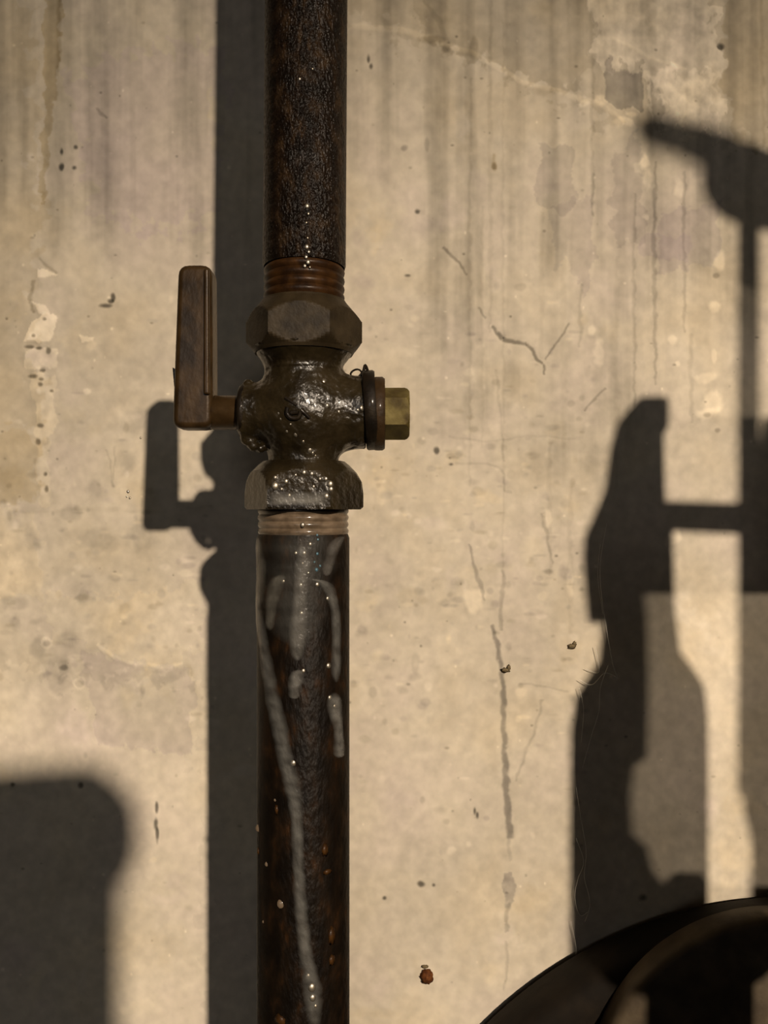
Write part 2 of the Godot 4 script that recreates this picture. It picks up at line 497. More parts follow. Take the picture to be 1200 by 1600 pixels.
func paint_wall():
	var n := TW * TH
	lum.resize(n); tan_.resize(n); relief.resize(n)
	var broad := noise_bytes(0.0045, 3, TW, TH, 5)
	var fine := noise_bytes(0.06, 4, TW, TH, 4)
	var drip := noise_bytes(0.028, 6, TW, TH / 20, 4)
	var warm := noise_bytes(0.006, 7, TW, TH, 4)
	jit = noise_bytes(0.03, 8, TW, TH, 5)
	jit2 = noise_bytes(0.05, 9, TW, TH, 5)
	for y in TH:
		var py := y / TS - T0
		for x in TW:
			var px := x / TS - T0
			var i := y * TW + x
			var b := (broad[i] - 128) / 128.0
			var f := (fine[i] - 128) / 128.0
			var edge := (py - 640.0) + b * 260.0 + (0.0 if px > 640.0 else 140.0)   # how far below the run-off stains
			var k := clampf(-edge / 240.0, 0.0, 1.0)
			var d := (drip[i] - 120) / 128.0
			lum[i] = 1.0 + b * 0.07 + f * 0.05 + (jit[i] - 128) / 128.0 * 0.035 + (jit2[i] - 128) / 128.0 * 0.02 - k * (0.02 + 0.17 * maxf(d, -0.25))
			tan_[i] = (warm[i] - 128) / 128.0 * 0.35 + k * 0.1 * d
			relief[i] = f * 0.12 + b * 0.25 + (jit2[i] - 128) / 128.0 * 0.1
	# darker, tanner zone above the seam, the seam itself
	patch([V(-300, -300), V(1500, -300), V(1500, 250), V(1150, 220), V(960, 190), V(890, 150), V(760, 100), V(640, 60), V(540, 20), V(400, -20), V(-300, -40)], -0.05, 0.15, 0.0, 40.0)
	patch([V(640, -60), V(660, 60), V(690, 75), V(880, 140), V(920, 130), V(915, -60)], -0.06, 0.1, -0.2, 20.0)
	line([V(545, 40), V(620, 45), V(680, 62), V(750, 88), V(815, 128), V(870, 140), V(900, 152), V(940, 165), V(975, 190)], [10, 14, 12, 10, 8, 8, 12, 10, 8], 0.10, 0.1, 0.5, 0.5)
	line([V(660, 0), V(685, 30), V(700, 75)], [6, 8, 12], -0.09, 0.1, -0.2, 0.5)
	blotch(672, 62, 26, 8, -0.12, 0.2, -0.2); blotch(697, 76, 12, 8, -0.12, 0.2); blotch(740, 72, 8, 20, -0.1, 0.2)
	blotch(848, 142, 30, 12, -0.08, 0.2, -0.2)
	# white efflorescence at the upper right and the grey scar in it
	patch([V(922, -60), V(1110, -60), V(1118, 40), V(1130, 95), V(1118, 150), V(1122, 215), V(1060, 210), V(1020, 190), V(1012, 130), V(985, 100), V(940, 105), V(922, 80)], 0.12, -0.1, 0.7, 26.0, 0.35)
	patch([V(1012, 110), V(1105, 110), V(1112, 190), V(1050, 195), V(1030, 165)], 0.07, -0.1, 0.3, 20.0, 0.4)
	patch([V(946, 85), V(968, 110), V(1000, 115), V(1004, 172), V(975, 170), V(946, 158)], -0.20, -0.2, -0.6, 8.0)
	patch([V(1015, 120), V(1030, 150), V(1040, 200), V(1022, 205)], -0.14, 0.0, -0.4, 8.0)
	line([V(955, 60), V(990, 78), V(1020, 92), V(1070, 108)], [6, 7, 6, 4], 0.07, 0.1, 0.4, 0.3)
	line([V(1003, 110), V(1004, 190), V(1006, 265)], [18, 16, 14], 0.12, 0.1, 0.3, 0.5)
	for q in [[910, 162, 10, 8], [936, 155, 11, 11], [975, 190, 16, 12], [1007, 250, 9, 14], [985, 178, 14, 6]]:
		blotch(q[0], q[1], q[2], q[3], 0.13, 0.1, 0.4)
	patch([V(1136, -80), V(1260, -80), V(1260, 240), V(1150, 230), V(1128, 130)], -0.07, 0.35, 0.0, 16.0)
	line([V(1188, -40), V(1190, 120), V(1193, 240)], [5, 6, 4], -0.06, 0.2, 0.0, 0.4)
	# run-off stains below it
	patch([V(842, 225), V(895, 230), V(896, 322), V(885, 335), V(838, 318)], -0.09, -0.15, 0.0, 10.0)
	patch([V(852, 330), V(920, 300), V(930, 400), V(905, 470), V(895, 400), V(862, 420)], -0.06, -0.2, 0.0, 14.0)
	patch([V(950, 250), V(1000, 200), V(1000, 380), V(960, 375)], -0.07, -0.1, 0.0, 16.0)
	patch([V(1030, 330), V(1130, 310), V(1120, 410), V(1030, 425)], -0.06, -0.35, 0.0, 14.0)
	patch([V(995, 370), V(1080, 365), V(1075, 410), V(1000, 395)], -0.03, -0.4, 0.0, 10.0)
	for q in [[1022, 250, 600, 6.0, -0.17], [1068, 265, 520, 5.0, -0.13], [1079, 520, 660, 7.0, -0.09], [990, 300, 640, 5.0, -0.11], [925, 90, 338, 5.0, -0.10], [925, 270, 336, 5.0, -0.1], [765, 0, 520, 7.0, -0.06], [785, 30, 900, 4.0, -0.05], [733, 120, 760, 5.0, -0.06], [962, 400, 760, 10.0, -0.04], [905, 440, 540, 6.0, -0.10], [880, 340, 700, 12.0, -0.03], [845, 330, 560, 9.0, -0.04], [752, 320, 700, 4.0, -0.04], [858, 690, 900, 8.0, -0.05], [890, 760, 990, 9.0, -0.05], [1034, 420, 640, 12.0, 0.03], [1010, 420, 650, 12.0, 0.03]]:
		line([V(q[0] + 1.5, q[1]), V(q[0] - 1, lerpf(q[1], q[2], 0.35)), V(q[0] + 1, lerpf(q[1], q[2], 0.7)), V(q[0], q[2])], [q[3] * 0.6, q[3], q[3], q[3] * 0.5], q[4], 0.05, 0.0, 0.35)
	for q in [[1124, 405, 10, 20], [1114, 480, 12, 14], [1110, 630, 18, 22], [1105, 645, 22, 12], [1115, 555, 5, 12], [1102, 590, 18, 10], [1050, 530, 8, 9], [1058, 568, 5, 5], [935, 545, 12, 26], [925, 515, 9, 12], [1050, 840, 14, 16], [855, 805, 9, 18], [890, 905, 8, 30], [740, 935, 16, 24], [1010, 280, 8, 18], [1060, 290, 12, 18], [1010, 340, 6, 8]]:
		blotch(q[0], q[1], q[2], q[3], 0.11, 0.05, 0.4)
	for q in [[1105, 648, 8, 5], [1120, 672, 6, 5], [1118, 430, 8, 6], [850, 360, 5, 4]]:
		blotch(q[0], q[1], q[2], q[3], -0.2, 0.1, -0.3)
	# tan streak and flaked paint on the left
	patch([V(66, -80), V(98, -80), V(96, 30), V(90, 90), V(78, 200), V(72, 300), V(60, 320), V(68, 180), V(70, 60)], -0.085, 0.75, 0.0, 9.0)
	patch([V(-300, -80), V(40, -80), V(60, 300), V(55, 780), V(-300, 790)], -0.025, 0.3, 0.0, 40.0)
	patch([V(110, 100), V(340, 60), V(338, 330), V(230, 360), V(140, 330)], -0.02, -0.45, 0.0, 40.0)
	patch([V(30, 660), V(62, 690), V(60, 785), V(-80, 795), V(-80, 690)], -0.02, 0.3, 0.0, 14.0)
	patch([V(58, 422), V(72, 420), V(90, 428), V(70, 434), V(56, 432)], 0.17, 0.05, 0.4, 5.0)
	patch([V(50, 470), V(72, 478), V(76, 490), V(66, 492), V(58, 486)], 0.14, 0.05, 0.4, 5.0)
	patch([V(48, 500), V(66, 490), V(86, 494), V(86, 518), V(78, 534), V(56, 532), V(36, 534)], 0.19, 0.05, 0.6, 6.0, 0.1)
	patch([V(42, 548), V(62, 544), V(88, 542), V(84, 570), V(62, 580), V(38, 572)], 0.13, 0.05, 0.4, 8.0, 0.3)
	patch([V(46, 585), V(84, 585), V(88, 660), V(78, 680), V(60, 690), V(50, 640)], 0.08, 0.15, 0.3, 9.0, 0.3)
	patch([V(56, 690), V(76, 690), V(76, 790), V(64, 796), V(56, 740)], 0.05, 0.2, 0.2, 8.0, 0.3)
	line([V(50, 435), V(46, 470), V(52, 486)], [5, 6, 4], -0.15, 0.3, -0.3)
	line([V(60, 402), V(74, 418), V(88, 426)], [4, 5, 3], -0.12, 0.2, -0.2)
	for q in [[75, 547, 5, 7], [45, 541, 9, 3], [60, 543, 6, 3], [50, 587, 10, 4], [64, 592, 5, 3], [62, 600, 5, 4], [66, 578, 5, 3], [62, 664, 7, 4], [59, 690, 5, 6], [70, 740, 3, 4], [72, 763, 4, 7], [69, 498, 4, 3], [52, 524, 3, 3], [80, 610, 4, 3]]:
		blotch(q[0], q[1], q[2], q[3], -0.4, 0.4, -0.7, 0.5, 0.3)
	patch([V(122, 523), V(147, 527), V(146, 533), V(126, 533)], 0.16, 0.05, 0.4, 3.0)
	blotch(136, 611, 7, 6, 0.12, 0.0, 0.3)
	patch([V(-300, 980), V(120, 1060), V(320, 1060), V(320, 1900), V(-300, 1900)], 0.05, 0.0, 0.1, 40.0)
	# mottled band and the lighter coat with the curved edge
	line([V(-60, 795), V(60, 800), V(150, 794), V(240, 800), V(330, 790)], [5, 4, 8, 6, 3], -0.06, 0.1, -0.2, 1.0)
	patch([V(-80, 800), V(50, 798), V(60, 900), V(80, 1000), V(150, 1006), V(200, 1034), V(270, 1040), V(312, 1012), V(320, 900), V(240, 930), V(120, 930), V(60, 930), V(-80, 930)], 0.03, 0.2, 0.2, 16.0, 0.3)
	line([V(150, 1006), V(175, 1026), V(205, 1036), V(250, 1041), V(285, 1036)], [6, 7, 7, 7, 4], 0.09, 0.1, 0.4, 0.2)
	patch([V(125, 1010), V(205, 1040), V(300, 1045), V(300, 1180), V(150, 1160)], -0.05, -0.3, -0.2, 12.0)
	for q in [[110, 1000, 22, 26], [92, 1050, 26, 34], [60, 1010, 16, 20], [50, 840, 18, 24], [110, 800, 20, 16], [225, 840, 26, 34], [150, 770, 20, 22], [200, 720, 22, 22], [20, 940, 26, 14], [24, 970, 12, 14], [130, 930, 12, 18], [150, 840, 40, 22], [215, 660, 26, 30]]:
		blotch(q[0], q[1], q[2], q[3], -0.10, -0.05, 0.0, 0.5, 0.6)
	for q in [[20, 860, 22, 40], [10, 900, 26, 30], [190, 640, 22, 20], [185, 765, 10, 16], [190, 660, 9, 26], [112, 1060, 12, 60], [30, 1120, 60, 60], [215, 605, 14, 16]]:
		blotch(q[0], q[1], q[2], q[3], 0.045, 0.0, 0.1, 0.6, 0.7)
	for q in [[71, 1004, 8], [123, 1068, 8]]:      # little rings of lifted paint
		var ring: Array = []
		for k in 13: ring.append(V(q[0] + cos(TAU * k / 12) * q[2], q[1] + sin(TAU * k / 12) * q[2]))
		line(ring, [3], 0.06, 0.0, 0.4)
		blotch(q[0] + 1, q[1] + 1, 7, 6, -0.09)
	blotch(98, 1043, 9, 6, -0.25, 0.2, -0.3); line([V(166, 700), V(176, 760), V(180, 695)], [2], -0.08)
	# grey mottling between the pipe and the stained area
	var r := RandomNumberGenerator.new()
	r.seed = 12
	for k in 520:
		var p := V(r.randf_range(545, 930), r.randfn(840, 200)) if k < 340 else V(r.randf_range(-20, 330), r.randfn(880, 160))
		blotch(p.x, p.y, r.randf_range(3, 13), r.randf_range(2, 8), r.randf_range(-0.10, -0.03) if k % 4 else 0.06, r.randf_range(-0.2, 0.2), -0.05, 0.6, 0.8)
	for k in 260:
		blotch(r.randf_range(-250, 1450), r.randf_range(-250, 1850), r.randf_range(10, 44), r.randf_range(8, 44), r.randf_range(-0.045, 0.035), r.randf_range(-0.3, 0.3), 0.0, 0.8, 0.8)
	# specks, pits, fly marks
	for k in 420:
		var s := r.randf_range(1.0, 2.4)
		blotch(r.randf_range(-250, 1450), r.randf_range(-250, 1850), s * r.randf_range(0.8, 2.2), s, r.randf_range(-0.34, -0.08), 0.2, -0.25, 0.6, 0.4)
	for k in 200:
		blotch(r.randf_range(-250, 1450), r.randf_range(-250, 1850), r.randf_range(1.2, 3.4), r.randf_range(1.2, 3.4), 0.14, 0.0, 0.2, 0.6, 0.5)
	for q in [[95, 235, 2.8, 6], [117, 229, 3.5, 4], [95, 260, 3.5, 5], [115, 261, 3.6, 4], [1125, 73, 5, 5], [1005, 1402, 8, 8], [575, 92, 2.4, 7], [579, 103, 3, 6], [172, 470, 4, 3], [164, 477, 9, 3.5], [176, 464, 3, 6], [243, 1285, 3, 10], [245, 1303, 2.4, 14], [244, 1262, 2, 9], [682, 704, 4, 5], [652, 330, 4, 4], [636, 430, 5, 2.4], [704, 725, 4, 2.4], [126, 1226, 4, 5], [19, 1225, 5, 4], [741, 1266, 2, 7], [745, 1273, 2, 5], [657, 1381, 6, 5], [600, 1403, 3, 3], [677, 1383, 3, 3]]:
		blotch(q[0], q[1], q[2] * 1.3, q[3] * 1.2, -0.5, 0.2, -0.5, 0.6, 0.55)
	line([V(152, 168), V(158, 178), V(165, 186)], [3, 6, 3], -0.2, 0.1, -0.2, 0.4)
	line([V(90, 0), V(93, 60), V(89, 118)], [5, 8, 4], -0.1, 0.5, 0.0, 0.4)
	blotch(630, 231, 7, 7, -0.2, -0.1); blotch(666, 225, 4, 14, -0.1)
	blotch(772, 260, 6, 9, -0.22, 0.9); line([V(772, 240), V(772, 262)], [3, 10], -0.1, 0.5)
	blotch(568, 440, 22, 16, -0.09, -0.3, 0.0, 0.8); blotch(560, 370, 14, 20, -0.06, -0.3, 0.0, 0.8)
	blotch(705, 1328, 12, 10, 0.07, 0.0, 0.2); blotch(732, 1318, 6, 6, 0.07, 0.0, 0.2); blotch(832, 1305, 6, 8, 0.06)
	blotch(855, 892, 10, 6, -0.18, 0.1); blotch(885, 895, 14, 14, -0.1, -0.2); blotch(648, 1035, 7, 20, -0.07); blotch(582, 1080, 7, 9, -0.08)
	# cracks
	line([V(690, 384), V(702, 398), V(716, 412), V(730, 428)], [4, 5, 3, 2], -0.24, 0.1, -0.4, 0.4)
	line([V(745, 480), V(752, 488), V(758, 495)], [3, 3, 2], -0.2, 0.1, -0.4, 0.3)
	line([V(770, 508), V(776, 520), V(783, 528), V(805, 534), V(822, 537), V(832, 547), V(838, 560), V(846, 567)], [4, 6, 9, 5, 4, 6, 4, 3], -0.34, 0.2, -0.6, 0.2)
	line([V(846, 568), V(850, 574), V(850, 585)], [3, 3, 2], -0.25, 0.1, -0.4)
	line([V(852, 562), V(864, 540), V(876, 524), V(890, 505)], [2.4, 2.4, 3, 1.6], -0.24, 0.1, -0.3, 0.2)
	line([V(774, 575), V(777, 600), V(782, 660), V(786, 720)], [5, 4, 3, 3], -0.08, 0.0, -0.1, 0.4)
	line([V(912, 640), V(930, 622), V(945, 608)], [3, 2.4, 2], -0.2, 0.1, -0.2, 0.3)
	line([V(700, 680), V(720, 684), V(760, 690), V(820, 680), V(900, 684)], [3, 2, 2, 2, 2], -0.07, 0.0, -0.1, 0.5)
	line([V(710, 723), V(760, 722), V(780, 730), V(788, 740), V(784, 765), V(800, 768)], [2, 2, 3, 3, 4, 3], -0.09, 0.0, -0.2, 0.3)
	line([V(846, 800), V(852, 830), V(862, 880)], [5, 6, 3], -0.14, 0.1, -0.2, 0.3)
	line([V(732, 848), V(740, 885), V(750, 915), V(757, 938)], [3, 6, 7, 3], -0.2, -0.1, -0.3, 0.3)
	line([V(786, 890), V(784, 925), V(780, 960), V(782, 985)], [5, 7, 7, 4], -0.16, 0.0, -0.2, 0.5)
	line([V(768, 975), V(776, 1005), V(780, 1030), V(784, 1050), V(786, 1100), V(788, 1180), V(791, 1240), V(794, 1290), V(796, 1310)], [6, 9, 11, 8, 9, 10, 12, 13, 16], -0.34, -0.1, -0.3, 0.4)
	line([V(794, 1310), V(798, 1345)], [8, 5], -0.13, -0.1, 0.0, 0.5)
	patch([V(784, 1362), V(800, 1362), V(803, 1390), V(800, 1412), V(788, 1418), V(784, 1390)], -0.15, -0.25, 0.0, 7.0, 0.5)
	line([V(793, 1410), V(791, 1440), V(792, 1455)], [7, 6, 8], -0.2, 0.0, 0.0, 0.4)
	line([V(790, 1470), V(791, 1490), V(787, 1545)], [4, 5, 2], -0.12, 0.0, 0.0, 0.5)
	line([V(846, 1092), V(838, 1130), V(822, 1172), V(805, 1220)], [4, 4, 5, 2], -0.12, 0.0, 0.0, 0.4)
	line([V(810, 1070), V(830, 1068), V(860, 1075), V(890, 1082)], [3, 3, 2, 3], -0.1, 0.0, 0.0, 0.4)

func build_wall():
	paint_wall()
	var n := TW * TH
	var rgb := PackedByteArray()
	rgb.resize(n * 3)
	var hb := PackedByteArray()
	hb.resize(n)
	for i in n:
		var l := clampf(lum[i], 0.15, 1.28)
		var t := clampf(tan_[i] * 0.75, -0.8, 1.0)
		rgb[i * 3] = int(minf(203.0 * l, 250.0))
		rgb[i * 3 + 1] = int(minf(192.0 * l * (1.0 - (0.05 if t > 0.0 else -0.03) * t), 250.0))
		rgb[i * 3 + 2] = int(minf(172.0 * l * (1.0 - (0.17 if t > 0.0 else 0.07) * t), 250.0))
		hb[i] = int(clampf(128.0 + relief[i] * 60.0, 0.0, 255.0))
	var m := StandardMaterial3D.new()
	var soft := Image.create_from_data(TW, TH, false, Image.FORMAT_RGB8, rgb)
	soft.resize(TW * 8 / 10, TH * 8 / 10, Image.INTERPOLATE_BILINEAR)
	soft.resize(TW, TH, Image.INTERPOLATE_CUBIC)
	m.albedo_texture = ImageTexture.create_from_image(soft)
	var him := Image.create_from_data(TW, TH, false, Image.FORMAT_L8, hb)
	him.convert(Image.FORMAT_RGBA8)
	him.bump_map_to_normal_map(3.0)
	m.normal_enabled = true
	m.normal_texture = ImageTexture.create_from_image(him)
	m.normal_scale = 0.5
	m.roughness = 0.88
	# the painted middle as a fine net with relief, the rest of the wall round it as flat plaster
	var k := EYE_Z / FOCAL
	var x0 := (-T0 - 600.0) * k
	var x1 := (TW / TS - T0 - 600.0) * k
	var y1 := EYE + (800.0 + T0) * k
	var y0 := EYE + (800.0 - (TH / TS - T0)) * k
	var nx := 300
	var ny := 366
	var v := PackedVector3Array()
	var uv := PackedVector2Array()
	var no := PackedVector3Array()
	var idx := PackedInt32Array()
	for j in ny + 1:
		for i in nx + 1:
			var u := float(i) / nx
			var w := float(j) / ny
			var rim := minf(1.0, minf(minf(u, 1 - u), minf(w, 1 - w)) * 20.0)
			var h := relief[mini(TH - 1, int(w * TH)) * TW + mini(TW - 1, int(u * TW))]
			v.append(Vector3(lerpf(x0, x1, u), lerpf(y1, y0, w), h * 0.001 * rim))
			uv.append(Vector2(u, w))
			no.append(Vector3(0, 0, 1))
	for j in ny:
		for i in nx:
			var a := j * (nx + 1) + i
			idx.append_array(PackedInt32Array([a, a + 1, a + nx + 2, a, a + nx + 2, a + nx + 1]))
	var arr := []
	arr.resize(Mesh.ARRAY_MAX)
	arr[Mesh.ARRAY_VERTEX] = v
	arr[Mesh.ARRAY_NORMAL] = no
	arr[Mesh.ARRAY_TEX_UV] = uv
	arr[Mesh.ARRAY_INDEX] = idx
	var st := SurfaceTool.new()
	st.create_from_arrays(arr)
	st.generate_normals()
	st.generate_tangents()
	var me := st.commit()
	var rest := start()
	var F := Vector3(0, 0, 1)
	var X0 := -1.4; var X1 := 2.2; var Y0 := 0.0; var Y1 := 2.5
	for q in [[X0, Y0, X1, y0], [X0, y1, X1, Y1], [X0, y0, x0, y1], [x1, y0, X1, y1]]:
		quad(rest, Vector3(q[0], q[1], 0), Vector3(q[2], q[1], 0), Vector3(q[2], q[3], 0), Vector3(q[0], q[3], 0), F, F, F, F)
	quad(rest, Vector3(X0, Y0, -0.1), Vector3(X1, Y0, -0.1), Vector3(X1, Y1, -0.1), Vector3(X0, Y1, -0.1), -F, -F, -F, -F)
	for s in [[Vector3(X0, Y0, 0), Vector3(X0, Y1, 0), Vector3.LEFT], [Vector3(X1, Y0, 0), Vector3(X1, Y1, 0), Vector3.RIGHT], [Vector3(X0, Y0, 0), Vector3(X1, Y0, 0), Vector3.DOWN], [Vector3(X0, Y1, 0), Vector3(X1, Y1, 0), Vector3.UP]]:
		quad(rest, s[0], s[1], s[1] - F * 0.1, s[0] - F * 0.1, s[2], s[2], s[2], s[2])
	rest.commit(me)
	var o := MeshInstance3D.new()
	o.name = "wall_back"
	o.mesh = me
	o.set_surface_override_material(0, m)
	o.set_surface_override_material(1, M.plaster)
	add_child(o)
	tag(o, "stained and flaking whitewashed cellar wall behind the pipe", "wall", "", "structure")

# ---------------------------------------------------------------- room
func build_room():
	build_wall()
	struct("floor", box(Vector3(3.8, 0.1, 3.6)), M.concrete, Vector3(0.4, -0.05, 1.7))
	struct("ceiling", box(Vector3(3.8, 0.1, 3.6)), M.room, Vector3(0.4, 2.55, 1.7))
	struct("wall_left", box(Vector3(0.1, 2.5, 3.4)), M.room, Vector3(-1.45, 1.25, 1.7))
	struct("wall_right", box(Vector3(0.1, 2.5, 3.4)), M.room, Vector3(2.25, 1.25, 1.7))
	struct("wall_front", box(Vector3(3.6, 2.5, 0.1)), M.room, Vector3(0.4, 1.25, 3.45))

func build_fill_window():  # unseen window added to give the soft fill a source
	var pane := plain(Color8(120, 130, 140), 0.3)
	pane.emission_enabled = true
	pane.emission = Color8(190, 184, 176)
	pane.emission_energy_multiplier = 0.3
	var w := Node3D.new()
	w.name = "added_window_1"
	w.position = Vector3(-0.45, 1.95, 3.38)
	add_child(w)
	w.set_meta("kind", "structure")
	obj("pane", box(Vector3(0.9, 0.5, 0.01)), pane, w)
	for x in [-0.47, 0.0, 0.47]: obj("frame", box(Vector3(0.04, 0.58, 0.03)), M.board, w, Vector3(x, 0, -0.004))
	for y in [-0.27, 0.27]: obj("frame", box(Vector3(0.98, 0.04, 0.03)), M.board, w, Vector3(0, y, -0.004))

# where light that comes from the side lamp and falls on that place of the wall crosses the added mask board: (z, y)
func through_mask_board(px: float, py: float) -> Vector2:
	var w := at(px, py, 0.0)
	var p := w.lerp(SIDE_LAMP, (MASK_BOARD_X - w.x) / (SIDE_LAMP.x - w.x))
	return Vector2(p.z, p.y)

func build_mask_board():  # added board, its openings cut to shape the side lamp's patches
	var whole := CSGBox3D.new()
	whole.name = "light_mask_board"
	whole.size = Vector3(0.004, 2.5, 0.85)
	whole.position = Vector3(MASK_BOARD_X, 1.25, 0.425)
	whole.material = M.board
	var low := [V(1000, 928), V(1270, 928), V(1270, 1384), V(1103, 1384), V(1098, 1376), V(1090, 1364), V(1064, 1363), V(1052, 1370), V(1040, 1392), V(1014, 1360), V(1004, 1322), V(981, 1302), V(978, 1240), V(984, 1196), V(1004, 1182), V(1006, 1080), V(1004, 960)]
	var high := [V(1048, 402), V(1150, 438), V(1270, 480), V(1270, 652), V(1048, 652)]
	for outline in [low, high]:
		var c := CSGPolygon3D.new()
		var pg := PackedVector2Array()
		for p in outline: pg.append(through_mask_board(p.x, p.y) - Vector2(0.425, 1.25))
		c.polygon = pg
		c.mode = CSGPolygon3D.MODE_DEPTH
		c.depth = 0.2
		c.operation = CSGShape3D.OPERATION_SUBTRACTION
		c.rotation.y = -PI / 2          # the outline's x runs along the board's z
		c.position.x = -0.1
		whole.add_child(c)
	add_child(whole)
	tag(whole, "added unseen board whose two openings shape the side light on the wall", "partition", "", "structure")

# ---------------------------------------------------------------- pipes
func on_pipe(px: float, py: float, lift: float) -> Vector3:      # a place on the near side of the lower pipe
	var x := (px - 474.0) * 0.00025
	var z := sqrt(maxf(0.0, 0.018 * 0.018 - x * x))
	var n := Vector3(x, 0, z).normalized()
	var c := Vector3(-0.0315, 0, PIPE_Z)
	# the near side is closer to the camera than the axis: find the height that is seen at py
	var y := EYE + (800.0 - py) / FOCAL * (EYE_Z - PIPE_Z - z)
	return c + Vector3(0, y, 0) + n * (0.018 + lift)

func streak(pts: Array, color: Color, thick: float, edge := 0.0) -> ArrayMesh:   # pts: [px, py, width]
	var st := start()
	var mid: Array = []
	for p in pts: mid.append(Vector3(p[0], p[1], p[2]))
	var path := smooth_path(mid, 8)
	var cols := 9
	var noise := FastNoiseLite.new()
	noise.seed = 4; noise.frequency = 0.03
	var rows: Array = []
	for i in path.size():
		var row: Array = []
		var t := float(i) / (path.size() - 1)
		var tip := minf(1.0, minf(t, 1.0 - t) * 9.0 + 0.12)
		for j in cols:
			var u := float(j) / (cols - 1) * 2.0 - 1.0
			var w: float = path[i].z * 0.5 * sqrt(tip) * (1.0 + 0.25 * noise.get_noise_2d(path[i].y, 40.0 * signf(u)))
			var q := on_pipe(clampf(path[i].x + u * w, 403.5, 544.5), path[i].y, 0.0003 + thick * (1.0 - u * u) * tip)
			var a := clampf((1.0 - absf(u)) * 1.4, edge, 1.0) * tip * (0.7 + 0.6 * noise.get_noise_2d(path[i].y * 1.5, u * 20.0))
			row.append([q, Color(color.r, color.g, color.b, clampf(a * color.a, 0.0, 1.0))])
		rows.append(row)
	for i in rows.size() - 1:
		for j in cols - 1:
			var a: Array = rows[i][j]; var b: Array = rows[i][j + 1]; var c: Array = rows[i + 1][j + 1]; var d: Array = rows[i + 1][j]
			var f := func(p: Vector3, jj: int) -> Vector3:
				var u := float(jj) / (cols - 1) * 2.0 - 1.0
				return (Vector3(p.x + 0.0315, 0, p.z - PIPE_Z).normalized() + Vector3(u * 0.25, 0, 0)).normalized()
			tri(st, a[0], b[0], c[0], f.call(a[0], j), f.call(b[0], j + 1), f.call(c[0], j + 1), a[1], b[1], c[1])
			tri(st, a[0], c[0], d[0], f.call(a[0], j), f.call(c[0], j + 1), f.call(d[0], j), a[1], c[1], d[1])
	return finish(st)

func bead(parent: Node3D, p: Vector3, n: Vector3, r: float, mat: Material, called := "wet_glint_bead"):
	if not M.has("bead_mesh"):
		var s := SphereMesh.new()
		s.radius = 1.0; s.height = 2.0; s.radial_segments = 16; s.rings = 8
		M.bead_mesh = s
	var o := obj(called, M.bead_mesh, mat, parent)
	var up := Vector3.UP
	var h := ((LAMP - p).normalized() + (Vector3(0, EYE, EYE_Z) - p).normalized()).normalized()
	n = (n * 0.35 + h * 0.65).normalized()      # turned between lamp and camera so the bead shows a glint
	var b := Basis.looking_at(-n, up)
	o.transform = Transform3D(b * Basis.from_scale(Vector3(r, r * 1.15, r * 0.4) * 0.95), p - parent.position)

func thread_profile(r_low: float, y0: float, y1: float, turns: int, depth: float) -> Array:
	var out: Array = []
	var p := (y1 - y0) / turns
	for i in turns:
		var y := y0 + p * i
		out += [Vector2(r_low, y), Vector2(r_low + depth * 0.8, y + p * 0.3), Vector2(r_low + depth, y + p * 0.5), Vector2(r_low + depth * 0.8, y + p * 0.7)]
	out.append(Vector2(r_low, y1))
	return out

